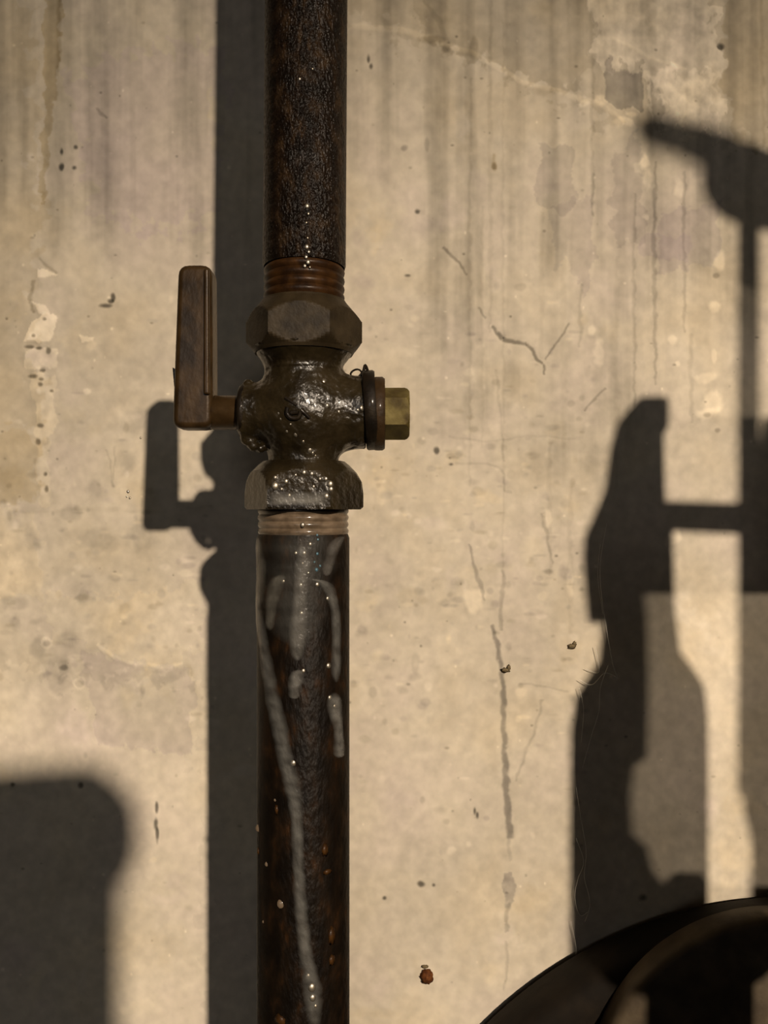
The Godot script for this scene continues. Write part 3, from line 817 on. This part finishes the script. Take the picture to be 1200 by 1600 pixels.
func build_pipes():
	# upper pipe: leans back a little
	var top := 2.499 - (EYE + 0.0815)
	var up := thing("iron_pipe", "dark rusty iron pipe rising from the top nut of the valve", "pipe", Vector3(-0.0312, EYE + 0.0815, PIPE_Z))
	up.rotation = Vector3(-0.012, 0, -0.006)
	obj("tube", lathe([Vector2(0.0157, 0.0135), Vector2(0.01615, 0.0150), Vector2(0.01615, 0.08), Vector2(0.0161, 0.4), Vector2(0.0161, top * 0.9999)], 96, 0.00018), M.upper_pipe, up)
	for q in [[479, 322, 0.9], [481, 334, 0.5], [478, 348, 0.4], [480, 372, 0.4], [479, 386, 0.9], [482, 394, 0.6], [478, 402, 0.7], [481, 410, 0.9], [476, 416, 0.7], [484, 418, 0.4], [466, 122, 0.6], [486, 106, 0.4]]:  # beads set in place of the lamp's glints on the pipe
		var bp := at(q[0], q[1], PIPE_Z + 0.0160)
		bead(up, bp, Vector3(0.1, 0, 1).normalized(), q[2] * 0.001, M.drop)
	tag(obj("pipe_thread", lathe(thread_profile(0.0150, -0.006, 0.0136, 6, 0.0008), 96), M.rust_thread, up), "rusty orange brown screw thread", "")
	# lower pipe
	var y1 := EYE + 0.0014
	var lo := thing("iron_pipe", "dark wet iron pipe streaked with white soap, below the valve", "pipe", Vector3(-0.0315, 0.001, PIPE_Z))
	obj("tube", lathe([Vector2(0.018, 0.0), Vector2(0.018, 0.8), Vector2(0.018, y1 - 0.0125), Vector2(0.0174, y1 - 0.011)], 96, 0.0002), M.lower_pipe, lo)
	tag(obj("pipe_thread", lathe(thread_profile(0.0171, y1 - 0.0112, y1 + 0.002, 5, 0.0006), 96), M.limed_thread, lo), "thread coated in pale grey scum", "")
	for q in [[440, 1265, 3.0, 8.0], [512, 1328, 6.0, 10.0], [522, 1462, 7.0, 14.0], [445, 1594, 10.0, 9.0], [522, 1500, 6.0, 8.0], [408, 1330, 3.0, 6.0], [516, 1362, 8.0, 4.0]]:
		var p := on_pipe(q[0], q[1], 0.0)
		var f := obj("rust_flake", lump(Vector3(q[2] * 0.00024, q[3] * 0.00024, 0.0004), 0.5, int(q[0])), M.rust_thread, lo)
		var n := Vector3(p.x + 0.0315, 0, p.z - PIPE_Z).normalized()
		f.transform = Transform3D(Basis.looking_at(-n, Vector3.UP), p - lo.position)
	for q in [[447, 1412, 1.5], [408, 1294, 1.2], [424, 1350, 0.8], [438, 1250, 0.5], [418, 1440, 0.5]]:
		var p := on_pipe(q[0], q[1], 0.0)
		bead(lo, p, Vector3(p.x + 0.0315, 0, p.z - PIPE_Z).normalized(), q[2] * 0.001, M.limed_thread, "lime_spot")
	for q in [[480, 820, 0.9], [491, 850, 0.8], [470, 864, 0.7], [482, 864, 1.0], [451, 908, 0.7], [477, 914, 1.0], [501, 913, 0.9], [516, 935, 0.8], [478, 958, 0.9], [517, 1040, 1.0], [481, 1048, 0.8], [519, 1090, 0.9], [526, 1103, 0.8], [466, 1192, 1.1], [480, 880, 0.6], [488, 895, 0.5], [488, 1525, 1.1]]:
		var p := on_pipe(q[0], q[1], 0.0001)
		bead(lo, p, Vector3(p.x + 0.0315, 0, p.z - PIPE_Z).normalized(), q[2] * 0.001, M.drop)
	for q in [[501, 836, 0.6], [502, 843, 0.6], [501, 865, 0.7], [497, 878, 0.5], [500, 890, 0.9], [505, 884, 0.6]]:  # bluish reflections on the wet pipe, done as coloured beads
		var p := on_pipe(q[0], q[1], 0.0001)
		bead(lo, p, Vector3(p.x + 0.0315, 0, p.z - PIPE_Z).normalized(), q[2] * 0.0007, M.blue, "blue_glint")

func build_soap():
	var grey := Color(0.17, 0.165, 0.15, 0.68)
	var pale := Color(0.20, 0.195, 0.175, 0.7)
	var list := [
		["soap_streak", "long milky soap streak running diagonally down the lower pipe to the bottom", [[403, 905, 14], [409, 950, 18], [420, 1010, 22], [431, 1070, 26], [442, 1120, 28], [452, 1175, 27], [462, 1215, 30], [468, 1250, 24], [472, 1290, 20], [474, 1350, 20], [477, 1410, 22], [481, 1460, 22], [488, 1510, 24], [494, 1545, 30], [496, 1580, 28], [499, 1625, 26]], grey, 0.0006],
		["soap_streak", "broad milky soap streak down the middle of the pipe under the nut", [[478, 850, 16], [480, 880, 24], [477, 920, 22], [474, 970, 28], [472, 1000, 28], [472, 1032, 22]], pale, 0.0005],
		["soap_streak", "short soap blob just below the middle streak on the pipe", [[474, 1046, 16], [469, 1065, 24], [468, 1092, 16]], pale, 0.0006],
		["soap_streak", "curved thin soap streak on the right side of the wet pipe", [[494, 904, 16], [512, 912, 20], [522, 935, 16], [527, 970, 14], [527, 1020, 16], [527, 1066, 14]], grey, 0.0005],
		["soap_streak", "short hanging soap drip near the right edge of the wet pipe", [[525, 1082, 18], [526, 1110, 22], [530, 1140, 14], [531, 1168, 18], [531, 1184, 14]], pale, 0.0007],
		["soap_streak", "faint soap smear left of the middle streak on the pipe", [[447, 898, 26], [438, 920, 26], [432, 950, 20], [430, 985, 14]], Color(0.2, 0.19, 0.16, 0.55), 0.0003],
		["soap_streak", "thin cloudy soap film spread across the pipe right under its thread", [[474, 832, 120], [474, 850, 130], [470, 900, 118], [468, 960, 96], [470, 1010, 60]], Color(0.16, 0.155, 0.14, 0.26), 0.00012],
		["soap_streak", "soap film along the left edge of the pipe under its thread", [[407, 838, 14], [411, 870, 22], [414, 905, 22], [410, 950, 14]], Color(0.2, 0.19, 0.16, 0.5), 0.0003],
		["soap_streak", "soap film along the right edge of the pipe under its thread", [[535, 838, 14], [526, 850, 20], [517, 880, 16], [514, 900, 12]], Color(0.2, 0.19, 0.17, 0.5), 0.0003],
	]
	for s in list:
		var o := obj(s[0], streak(s[2], s[3], s[4]), M.soap)
		tag(o, s[1], "soap")
		if s[1].begins_with("long"):
			for q in [[493, 1541, 1.5], [494, 1557, 1.3], [498, 1570, 0.7]]:
				bead(o, on_pipe(q[0], q[1], 0.0007), (on_pipe(q[0], q[1], 0.001) - on_pipe(q[0], q[1], 0.0)).normalized(), q[2] * 0.001, M.drop, "bubble")

# ---------------------------------------------------------------- valve
func body_field(p: Vector3) -> float:
	var d := p.length() - 19.0
	var flat := Vector2(p.x, p.z).length()
	# vertical neck, a little wider at the top, flaring into the upper nut
	var neck := maxf(flat - (13.6 if p.y < 0.0 else 14.6), absf(p.y - 1.0) - 24.0)
	d = smin(d, neck, 5.0)
	d = smin(d, maxf(flat - 14.6 - maxf(0.0, p.y - 17.5) * 0.75, absf(p.y - 21.0) - 4.0), 2.0)
	var round_ := Vector2(p.y, p.z).length()
	d = smin(d, maxf(round_ - 14.2, absf(p.x - 12.0) - 12.0), 5.0)
	d = smin(d, maxf(round_ - 11.4, absf(p.x + 12.0) - 11.0), 4.0)
	for q in M.crud:
		d = smin(d, (p - Vector3(q.x, q.y, q.z)).length() - q.w, 1.6)
	return d + 0.55 * M.lumps.get_noise_3dv(p)

func build_valve():
	M.lumps = FastNoiseLite.new()
	M.lumps.seed = 9; M.lumps.frequency = 0.12
	M.crud = [Vector4(-21.5, -10.5, 4, 2.6), Vector4(-19.0, -13.5, 5, 2.2), Vector4(-23.0, -7.0, 6, 2.2), Vector4(-21.5, 11.0, 3, 1.8), Vector4(-16.0, -14.5, 6, 1.8)]
	var o := EYE + 0.03875
	var v := thing("stop_valve", "old bronze stop valve with an upright lever, between two hexagon nuts", "valve", Vector3(-0.03125, o, PIPE_Z))
	var body := obj("body", nets(body_field, Vector3(-26, -26, -22), Vector3(27, 28, 24), 0.85), M.wet_bronze, v)
	var y := func(a: float) -> float: return a * 0.001 - 0.03875
	tag(obj("union_nut", hex_nut(0.0227, [Vector2(0.0190, y.call(61.4)), Vector2(0.0197, y.call(62.6)), Vector2(0.0228, y.call(66.2)), Vector2(0.0228, y.call(74.0)), Vector2(0.0197, y.call(77.6)), Vector2(0.0166, y.call(81.2)), Vector2(0.0162, y.call(82.0))], 0.0148), M.bronze, v), "dull dry hexagon nut under the upper pipe", "")
	var low := obj("union_nut", hex_nut(0.0232, [Vector2(0.0222, y.call(1.0)), Vector2(0.0233, y.call(2.0)), Vector2(0.0233, y.call(6.5)), Vector2(0.0226, y.call(11.7)), Vector2(0.0206, y.call(15.2)), Vector2(0.0175, y.call(18.4)), Vector2(0.0160, y.call(19.6))], 0.0130), M.wet_bronze, v)
	tag(low, "wet shiny hexagon nut with soap on its lower edge", "")
	# lever handle
	var poly := PackedVector2Array([V(-49.8, -6.7), V(-34.5, -6.7), V(-34.4, 5.0), V(-34.5, 30.0), V(-34.7, 56.0), V(-47.6, 56.0), V(-48.6, 30.0), V(-49.6, 2.0)])
	for i in poly.size(): poly[i] *= 0.001
	poly = rounded(poly, 0.0042, 4)
	var handle := obj("handle", slab(poly, 0.0125, 0.0024, 5), M.handle, v, Vector3(0, 0, 0.001))
	var arm := obj("arm", lathe([Vector2(0, 0), Vector2(0.0062, 0.0), Vector2(0.0067, 0.0012), Vector2(0.0067, 0.0135), Vector2(0.0074, 0.0145), Vector2(0.0074, 0.0162), Vector2(0, 0.0165)], 48), M.handle, handle, Vector3(-0.0365, 0, -0.001))
	arm.rotation.z = -PI / 2
	var rib := obj("rib", slab(rounded(PackedVector2Array([V(-0.0375, 0.006), V(-0.0352, 0.006), V(-0.0354, 0.054), V(-0.0374, 0.054)]), 0.0008, 3), 0.003, 0.0009, 3), M.handle, handle, Vector3(0, 0, 0.0062))
	obj("stop_tab", slab(PackedVector2Array([V(-0.0520, 0.018), V(-0.0480, 0.016), V(-0.0480, 0.000), V(-0.0506, 0.002)]), 0.002, 0.0005, 2), M.dark, handle, Vector3(0, 0, -0.004))
	var ring := obj("collar", lathe([Vector2(0.006, 0), Vector2(0.0105, 0.0), Vector2(0.0112, 0.0008), Vector2(0.0112, 0.0022), Vector2(0.0105, 0.003), Vector2(0.006, 0.003)], 48), M.dark, v, Vector3(-0.0246, 0, 0))
	ring.rotation.z = -PI / 2
	# gland side
	var w := obj("washer", lathe([Vector2(0.008, 0), Vector2(0.0148, 0.0), Vector2(0.0155, 0.0006), Vector2(0.0155, 0.0040), Vector2(0.0150, 0.0048), Vector2(0.008, 0.0048)], 64), M.dark, v, Vector3(0.0236, 0.0008, 0))
	w.rotation.z = -PI / 2 + 0.06
	var fl := obj("gland_flange", lathe([Vector2(0.006, -0.001), Vector2(0.0136, -0.001), Vector2(0.0143, 0.0008), Vector2(0.0143, 0.0034), Vector2(0.0136, 0.0044), Vector2(0.006, 0.0046)], 64), M.gland, v, Vector3(0.0272, -0.0004, 0))
	fl.rotation.z = -PI / 2
	var nut := obj("gland_nut", hex_nut(0.0102, [Vector2(0.0103, 0.0), Vector2(0.0103, 0.0074), Vector2(0.0098, 0.0086), Vector2(0.0088, 0.0094)], 0.0008), M.brass, v, Vector3(0.0317, -0.0004, 0))
	nut.rotation = Vector3(0, 0, -PI / 2)
	tag(nut, "brighter brass hexagon end nut", "")
	# wisps of wire or hemp above the washer
	var loop: Array = []
	for k in 15:
		var a := TAU * k / 14.0
		loop.append(Vector3(0.0205 + 0.0022 * cos(a), 0.0148 + 0.0018 * sin(a), 0.002 + 0.001 * sin(a * 2)))
	obj("wire_loop", tube(loop, [0.0004], 6), M.dark, v)
	obj("wire_end", tube(smooth_path([Vector3(0.0212, 0.0130, 0.003), Vector3(0.0232, 0.0155, 0.003), Vector3(0.0240, 0.0182, 0.002), Vector3(0.0252, 0.0150, 0.004)]), [0.0006], 6), M.dark, v)
	# cast mark on the face of the body
	var mark := func(pts: Array, r: float):
		var path: Array = []
		for p in pts:
			var x: float = (p[0] - 475.0) * 0.00025 * 0.945
			var yy: float = (645.0 - p[1]) * 0.00025 * 0.945 - 0.0022
			path.append(Vector3(x, yy, sqrt(maxf(1e-6, 0.0191 * 0.0191 - x * x - yy * yy)) - 0.0002))
		obj("cast_mark", tube(smooth_path(path), [r], 8), M.dark, v)
	mark.call([[453, 621], [461, 627], [472, 634]], 0.0007)
	mark.call([[457, 636], [456, 646], [463, 653], [474, 652], [477, 643]], 0.0009)
	mark.call([[462, 645], [472, 644]], 0.0010)
	mark.call([[478, 641], [485, 647], [491, 653]], 0.0007)
	# wet: beads on the lower nut and the body
	rng.seed = 77
	for q in [[430, 759, 1.5], [447, 752, 0.9], [475, 738, 0.9], [487, 740, 0.8], [509, 748, 0.8], [516, 756, 1.2], [517, 764, 1.0], [510, 775, 1.1], [452, 774, 0.8], [430, 746, 0.7], [500, 748, 0.6], [462, 742, 0.5], [490, 760, 0.6], [440, 764, 0.6]]:
		var px: float = q[0]
		var z := 0.0201 if absf(px - 474.0) < 49.0 else 0.0201 - (absf(px - 474.0) - 49.0) * 0.00042
		var p := at(px, q[1], PIPE_Z + z)
		bead(v, p, Vector3(0, 0, 1), q[2] * 0.001, M.drop)
	for q in [[506, 595, 0.9], [463, 679, 0.9], [484, 704, 1.0], [488, 708, 0.6], [437, 646, 0.7], [440, 655, 0.6], [449, 674, 0.6], [566, 637, 1.1], [560, 640, 0.7], [512, 634, 0.8], [530, 643, 0.7], [474, 690, 0.5], [492, 712, 0.5], [455, 664, 0.4]]:
		var k := (EYE_Z - PIPE_Z - 0.015) / FOCAL
		var l := Vector3((q[0] - 600.0) * k + 0.03125, (800.0 - q[1]) * k - 0.03875, 0.03)
		while body_field(l * 1000.0) > 0.0 and l.z > 0.0: l.z -= 0.0003
		bead(v, v.position + l, Vector3(l.x, l.y, l.z).normalized(), q[2] * 0.001, M.drop)
	# soap lying on the lower nut
	var st := start()
	var film := func(x0: float, x1: float, ya: float, yb: float, f: Callable, alpha: float):
		for i in 16:
			for j in 6:
				var c: Array = []
				var col: Array = []
				for s in [[0, 0], [1, 0], [1, 1], [0, 1]]:
					var u: float = (i + s[0]) / 16.0
					var t: float = (j + s[1]) / 6.0
					var p: Vector3 = f.call(lerpf(x0, x1, u), lerpf(ya, yb, t))
					c.append(p)
					col.append(Color(0.24, 0.23, 0.20, alpha * clampf(minf(minf(u, 1 - u) * 4.0, minf(t * 3.0, (1 - t) * 1.4)), 0.0, 1.0)))
				var n := Vector3(0, 0, 1)
				tri(st, c[0], c[1], c[2], n, n, n, col[0], col[1], col[2])
				tri(st, c[0], c[2], c[3], n, n, n, col[0], col[2], col[3])
	film.call(-0.0112, 0.0112, -0.0365, -0.0310, func(x: float, yy: float) -> Vector3: return Vector3(x, yy, 0.02025 + 0.0004 * sin((yy + 0.0365) / 0.0055 * PI)), 0.75)
	tag(obj("soap_film", finish(st), M.soap, low), "milky soap band", "")
	for s in [-1.0, 1.0]:
		st = start()
		film.call(0.0128, 0.0222, -0.0368, -0.0275, func(x: float, yy: float) -> Vector3: return Vector3(s * x, yy, 0.02025 - (x - 0.0116) * 1.732 + 0.0003), 0.7)
		obj("soap_film", finish(st), M.soap, low)

# ---------------------------------------------------------------- small things on the wall
func build_bits():
	var r := thing("rust_lump", "small reddish brown rust lump stuck to the wall, low right of the pipe", "rust", at(667, 1526, 0.001))
	obj("core", lump(Vector3(0.0034, 0.0038, 0.0018), 0.35, 3), M.rust, r)
	obj("chip", lump(Vector3(0.0018, 0.0008, 0.0008), 0.6, 4), M.debris, r, Vector3(-0.001, 0.0052, 0.0))
	for q in [[790, 1047, "dark debris clump caught on the long vertical root mark", 5], [893, 1010, "tan debris clump beside the left edge of the bottle shadow", 6]]:
		var d := thing("debris_clump", q[2], "debris", at(q[0], q[1], 0.0006))
		obj("crumb", lump(Vector3(0.0019, 0.0012, 0.0008), 0.9, q[3]), M.debris, d)
		obj("crumb", lump(Vector3(0.0009, 0.0014, 0.0007), 0.9, q[3] + 8), M.debris, d, Vector3(0.0016, 0.0012, 0.0))
	var dr: Array = [[200, 768, 0.7], [203, 778, 0.5], [198, 776, 0.4], [220, 684, 0.5]]
	for i in dr.size():
		var q = dr[i]
		var b := thing("water_drop", ["tiny glinting water drop on the damp patch left of the handle shadow, largest of four", "tiny water drop just under the largest drop on the damp wall patch", "smallest water drop on the damp wall patch", "tiny water drop above the other three on the damp wall"][i], "drop", at(q[0], q[1], 0.0004))
		bead(b, b.position, Vector3(0, 0, 1), q[2] * 0.0011, M.drop, "drop")
	# cobwebs in the edge of the bottle's shadow
	var webs := [
		["fine cobweb threads crossing the upper edge of the tall bottle shadow", [[[948, 818], [938, 880], [940, 930], [948, 985], [958, 1040], [966, 1060]], [[938, 850], [934, 900], [942, 960]], [[966, 1060], [945, 1052], [925, 1070], [905, 1062]], [[950, 1040], [938, 1075], [936, 1110], [924, 1150], [910, 1200]], [[905, 1075], [912, 1110], [908, 1160]], [[930, 1010], [936, 1050], [915, 1045]]]],
		["tangled cobweb hanging in the lower left edge of the bottle shadow", [[[900, 1230], [908, 1280], [916, 1330], [913, 1370], [922, 1410], [914, 1440]], [[904, 1370], [898, 1400], [906, 1430], [918, 1425]], [[900, 1310], [912, 1345], [904, 1370]], [[898, 1500], [896, 1540], [898, 1590]], [[892, 1440], [900, 1480], [898, 1510]]]],
	]
	for wb in webs:
		var c := thing("cobweb", wb[0], "cobweb", at(wb[1][0][0][0], wb[1][0][0][1], 0.002))
		for s in wb[1]:
			var path: Array = []
			for p in s: path.append(at(p[0], p[1], 0.0030 + 0.0008 * sin(p[1] * 0.13)) - c.position)
			obj("thread", tube(smooth_path(path, 5), [0.00013], 5), M.web, c)

# ---------------------------------------------------------------- what stands beside the frame and casts the shadows
func build_casters():
	# round lid at the lower right, partly in view; its black replaces cast shadow
	var dc := Vector3(0.213, EYE - 0.426, 0.002)
	var drum := thing("drum_lid", "large round lid flat on the wall at the bottom right, black in place of the shadow there", "lid", dc)
	var d := obj("plate", lathe([Vector2(0, 0), Vector2(0.224, 0.0), Vector2(0.228, 0.004), Vector2(0.228, 0.022), Vector2(0.2265, 0.027), Vector2(0.222, 0.030), Vector2(0.212, 0.030), Vector2(0.206, 0.028), Vector2(0, 0.028)], 160), M.shadow_black, drum)
	d.rotation.x = PI / 2
	var disc := thing("round_plate", "smaller grey brown round plate leaning on the black round lid, bottom right corner", "plate", Vector3(0.1866, EYE - 0.278, 0.031))
	var f := obj("plate", lathe([Vector2(0, 0), Vector2(0.086, 0.0), Vector2(0.088, 0.002), Vector2(0.088, 0.012), Vector2(0.0872, 0.0145), Vector2(0.085, 0.016), Vector2(0, 0.016)], 120), M.drum, disc)
	f.rotation.x = PI / 2
	# gas bottle with a shoulder and a lever head
	var Z := 0.20
	var a := toward_lamp(999, 1400, Z)
	var px := (EYE_Z / FOCAL) * (1.0 - Z / LAMP.z)
	var bottle := thing("gas_bottle", "tall steel gas bottle with a lever valve, just right of the frame", "bottle", Vector3(a.x, 0.0, Z))
	var hy := func(py: float) -> float: return toward_lamp(999, py, Z).y
	obj("cylinder", lathe([Vector2(0, 0.001), Vector2(72 * px, 0.001), Vector2(74 * px, 0.01), Vector2(74 * px, hy.call(1514)), Vector2(90 * px, hy.call(1506)), Vector2(104 * px, hy.call(1500)), Vector2(104 * px, hy.call(1250)), Vector2(103 * px, hy.call(1130)), Vector2(97 * px, hy.call(1085)), Vector2(80 * px, hy.call(1055)), Vector2(62 * px, hy.call(1030)), Vector2(54 * px, hy.call(960)), Vector2(50 * px, hy.call(830)), Vector2(0, hy.call(828))], 64), M.iron, bottle)
	var to := func(list: Array) -> PackedVector2Array:
		var out := PackedVector2Array()
		for p in list:
			var q := toward_lamp(p[0], p[1], Z)
			out.append(V(q.x - a.x, q.y))
		return out
	obj("valve_head", slab(rounded(to.call([[922, 858], [924, 826], [940, 790], [957, 748], [964, 690], [976, 646], [990, 632], [1034, 632], [1034, 682], [1026, 690], [1028, 780], [1034, 850], [1040, 900], [1038, 960], [930, 960]]), 0.003, 3), 0.03, 0.003, 2), M.iron, bottle)
	var link := obj("link_bar", slab(rounded(to.call([[1015, 785], [1170, 790], [1170, 832], [1015, 826]]), 0.002, 3), 0.008, 0.001, 2), M.iron, bottle)
	# standpipe with a cross handle
	var Z2 := 0.24
	var b := toward_lamp(1170, 1000, Z2)
	var px2 := (EYE_Z / FOCAL) * (1.0 - Z2 / LAMP.z)
	var h2 := func(py: float) -> float: return toward_lamp(1170, py, Z2).y
	var stand := thing("standpipe", "iron standpipe with a cross handle, right of the gas bottle", "standpipe", Vector3(b.x + 14 * px2, 0.0, Z2))
	obj("stem", lathe([Vector2(0, h2.call(1240)), Vector2(17 * px2, h2.call(1239)), Vector2(17 * px2, h2.call(640)), Vector2(16 * px2, h2.call(280)), Vector2(0, h2.call(275))], 32), M.iron, stand, Vector3(-14 * px2, 0, 0))
	obj("base_pipe", lathe([Vector2(0, 0.001), Vector2(82 * px2, 0.001), Vector2(78 * px2, h2.call(1470)), Vector2(50 * px2, h2.call(1425)), Vector2(46 * px2, h2.call(1330)), Vector2(48 * px2, h2.call(1300)), Vector2(58 * px2, h2.call(1260)), Vector2(54 * px2, h2.call(1000)), Vector2(40 * px2, h2.call(820)), Vector2(34 * px2, h2.call(700)), Vector2(30 * px2, h2.call(655)), Vector2(0, h2.call(652))], 48), M.iron, stand, Vector3(38 * px2, 0, 0))
	var e0 := toward_lamp(1012, 200, 0.44) - stand.position
	var e1 := toward_lamp(1120, 236, 0.38) - stand.position
	var e2 := toward_lamp(1172, 290, 0.25) - stand.position
	var e3 := toward_lamp(1290, 310, 0.25) - stand.position
	obj("cross_handle", tube(smooth_path([e0, e1, e2, e3]), [0.0075, 0.008, 0.008, 0.008, 0.009, 0.009, 0.010, 0.011, 0.012, 0.014, 0.016, 0.018], 14), M.iron, stand)
	# added stand-in for the camera holder's hand, casting the soft shadow lower left
	var Z3 := 0.56
	var c := toward_lamp(152, 1400, Z3)
	var t := toward_lamp(60, 1252, Z3)
	var post := thing("hand_stand_in", "added post behind the camera, standing in for the hand that casts the soft shadow", "post", Vector3(c.x - 0.04, 0.0, Z3))
	obj("shaft", box(Vector3(0.08, t.y - 0.045, 0.05)), M.board, post, Vector3(0, (t.y - 0.045) / 2 + 0.001, 0))
	obj("cap", slab(rounded(PackedVector2Array([V(-0.046, 0), V(0.044, 0), V(0.048, 0.014), V(0.047, 0.034), V(0.03, 0.05), V(-0.04, 0.045), V(-0.048, 0.03)]), 0.008, 4), 0.06, 0.006, 3), M.board, post, Vector3(0, t.y - 0.044, 0))

func build_lamps():
	var target := at(600, 1700, 0.0)
	var work := thing("work_lamp", "clamp work lamp with a dished reflector hung from the ceiling, aimed at the wall", "lamp", LAMP)
	var aim := (target - LAMP).normalized()
	var glow := plain(Color8(255, 240, 215))
	glow.emission_enabled = true
	glow.emission = Color8(255, 214, 160)
	glow.emission_energy_multiplier = 6.0
	var s := SphereMesh.new()
	s.radius = 0.037; s.height = 0.074
	obj("bulb", s, glow, work)
	var dish := obj("reflector", lathe([Vector2(0.02, -0.075), Vector2(0.05, -0.055), Vector2(0.085, -0.01), Vector2(0.10, 0.045), Vector2(0.102, 0.045), Vector2(0.087, -0.012), Vector2(0.052, -0.058), Vector2(0.02, -0.079)], 48), M.enamel, work)
	dish.quaternion = Quaternion(Vector3.UP, aim)
	obj("socket", lathe([Vector2(0, -0.13), Vector2(0.018, -0.13), Vector2(0.022, -0.12), Vector2(0.022, -0.08), Vector2(0, -0.078)], 24), M.dark, dish)
	obj("bracket", tube([-aim * 0.12, -aim * 0.14 + Vector3(0, 0.04, 0), Vector3(-aim.x * 0.14, 2.498 - LAMP.y, -aim.z * 0.14)], [0.006], 10), M.iron, work)
	var side := thing("side_lamp", "small bright halogen lamp on a slim floor stand beyond the added mask board", "lamp", Vector3(SIDE_LAMP.x, 0.0, SIDE_LAMP.z))
	obj("stand", lathe([Vector2(0, 0.001), Vector2(0.12, 0.001), Vector2(0.12, 0.012), Vector2(0.012, 0.02), Vector2(0.012, SIDE_LAMP.y - 0.03), Vector2(0.016, SIDE_LAMP.y - 0.025), Vector2(0.016, SIDE_LAMP.y - 0.012), Vector2(0, SIDE_LAMP.y - 0.012)], 32), M.iron, side)
	var g := SphereMesh.new()
	g.radius = 0.01; g.height = 0.02
	obj("bulb", g, glow, side, Vector3(0, SIDE_LAMP.y, 0))

func _ready():
	# camera
	var cam := Camera3D.new()
	cam.name = "camera"
	cam.fov = rad_to_deg(2.0 * atan(800.0 / FOCAL))
	cam.near = 0.02
	cam.far = 20.0
	add_child(cam)
	cam.position = Vector3(0, EYE, EYE_Z)
	cam.current = true
	# air of a closed cellar
	var we := WorldEnvironment.new()
	we.name = "environment"
	var env := Environment.new()
	env.background_mode = Environment.BG_COLOR
	env.background_color = Color8(20, 20, 22)
	env.ambient_light_source = Environment.AMBIENT_SOURCE_BG
	env.tonemap_mode = Environment.TONE_MAPPER_LINEAR
	env.tonemap_exposure = 1.0
	env.sdfgi_enabled = true
	env.ssao_enabled = true
	env.ssil_enabled = true
	we.environment = env
	add_child(we)
	# the work lamp's light: a warm cone aimed low on the wall
	var a := SpotLight3D.new()
	a.name = "work_lamp_beam"
	a.light_color = Color(1.0, 0.83, 0.65).linear_to_srgb()
	a.light_energy = 10.0
	a.light_size = 0.036
	a.spot_range = 8.0
	a.spot_attenuation = 2.0
	a.spot_angle = 14.4
	a.spot_angle_attenuation = 1.0
	a.shadow_enabled = true
	add_child(a)
	a.look_at_from_position(LAMP, at(600, 1700, 0.0))
	# the side lamp's light, which reaches the wall through the added board's openings
	var b := SpotLight3D.new()
	b.name = "side_lamp_beam"
	b.light_color = Color(1.0, 0.83, 0.65).linear_to_srgb()
	b.light_energy = 1.35
	b.light_size = 0.01
	b.spot_range = 8.0
	b.spot_attenuation = 2.0
	b.spot_angle = 10.0
	b.spot_angle_attenuation = 1.0
	b.shadow_enabled = true
	add_child(b)
	b.look_at_from_position(SIDE_LAMP, at(1150, 1300, 0.0))
	# faint fill that lifts the shade, from an added unseen window behind the camera
	var w := AreaLight3D.new()
	w.name = "shade_fill_light"
	w.light_color = Color(1.0, 0.99, 0.98)
	w.light_energy = 0.58
	w.area_size = Vector2(0.9, 0.5)
	w.area_range = 8.0
	w.area_attenuation = 2.0
	w.shadow_enabled = true
	add_child(w)
	w.look_at_from_position(Vector3(-0.45, 1.95, 3.33), Vector3(-0.3, EYE, 0))
	make_materials()
	build_room()
	build_mask_board()
	build_fill_window()
	build_pipes()
	build_valve()
	build_soap()
	build_bits()
	build_casters()
	build_lamps()
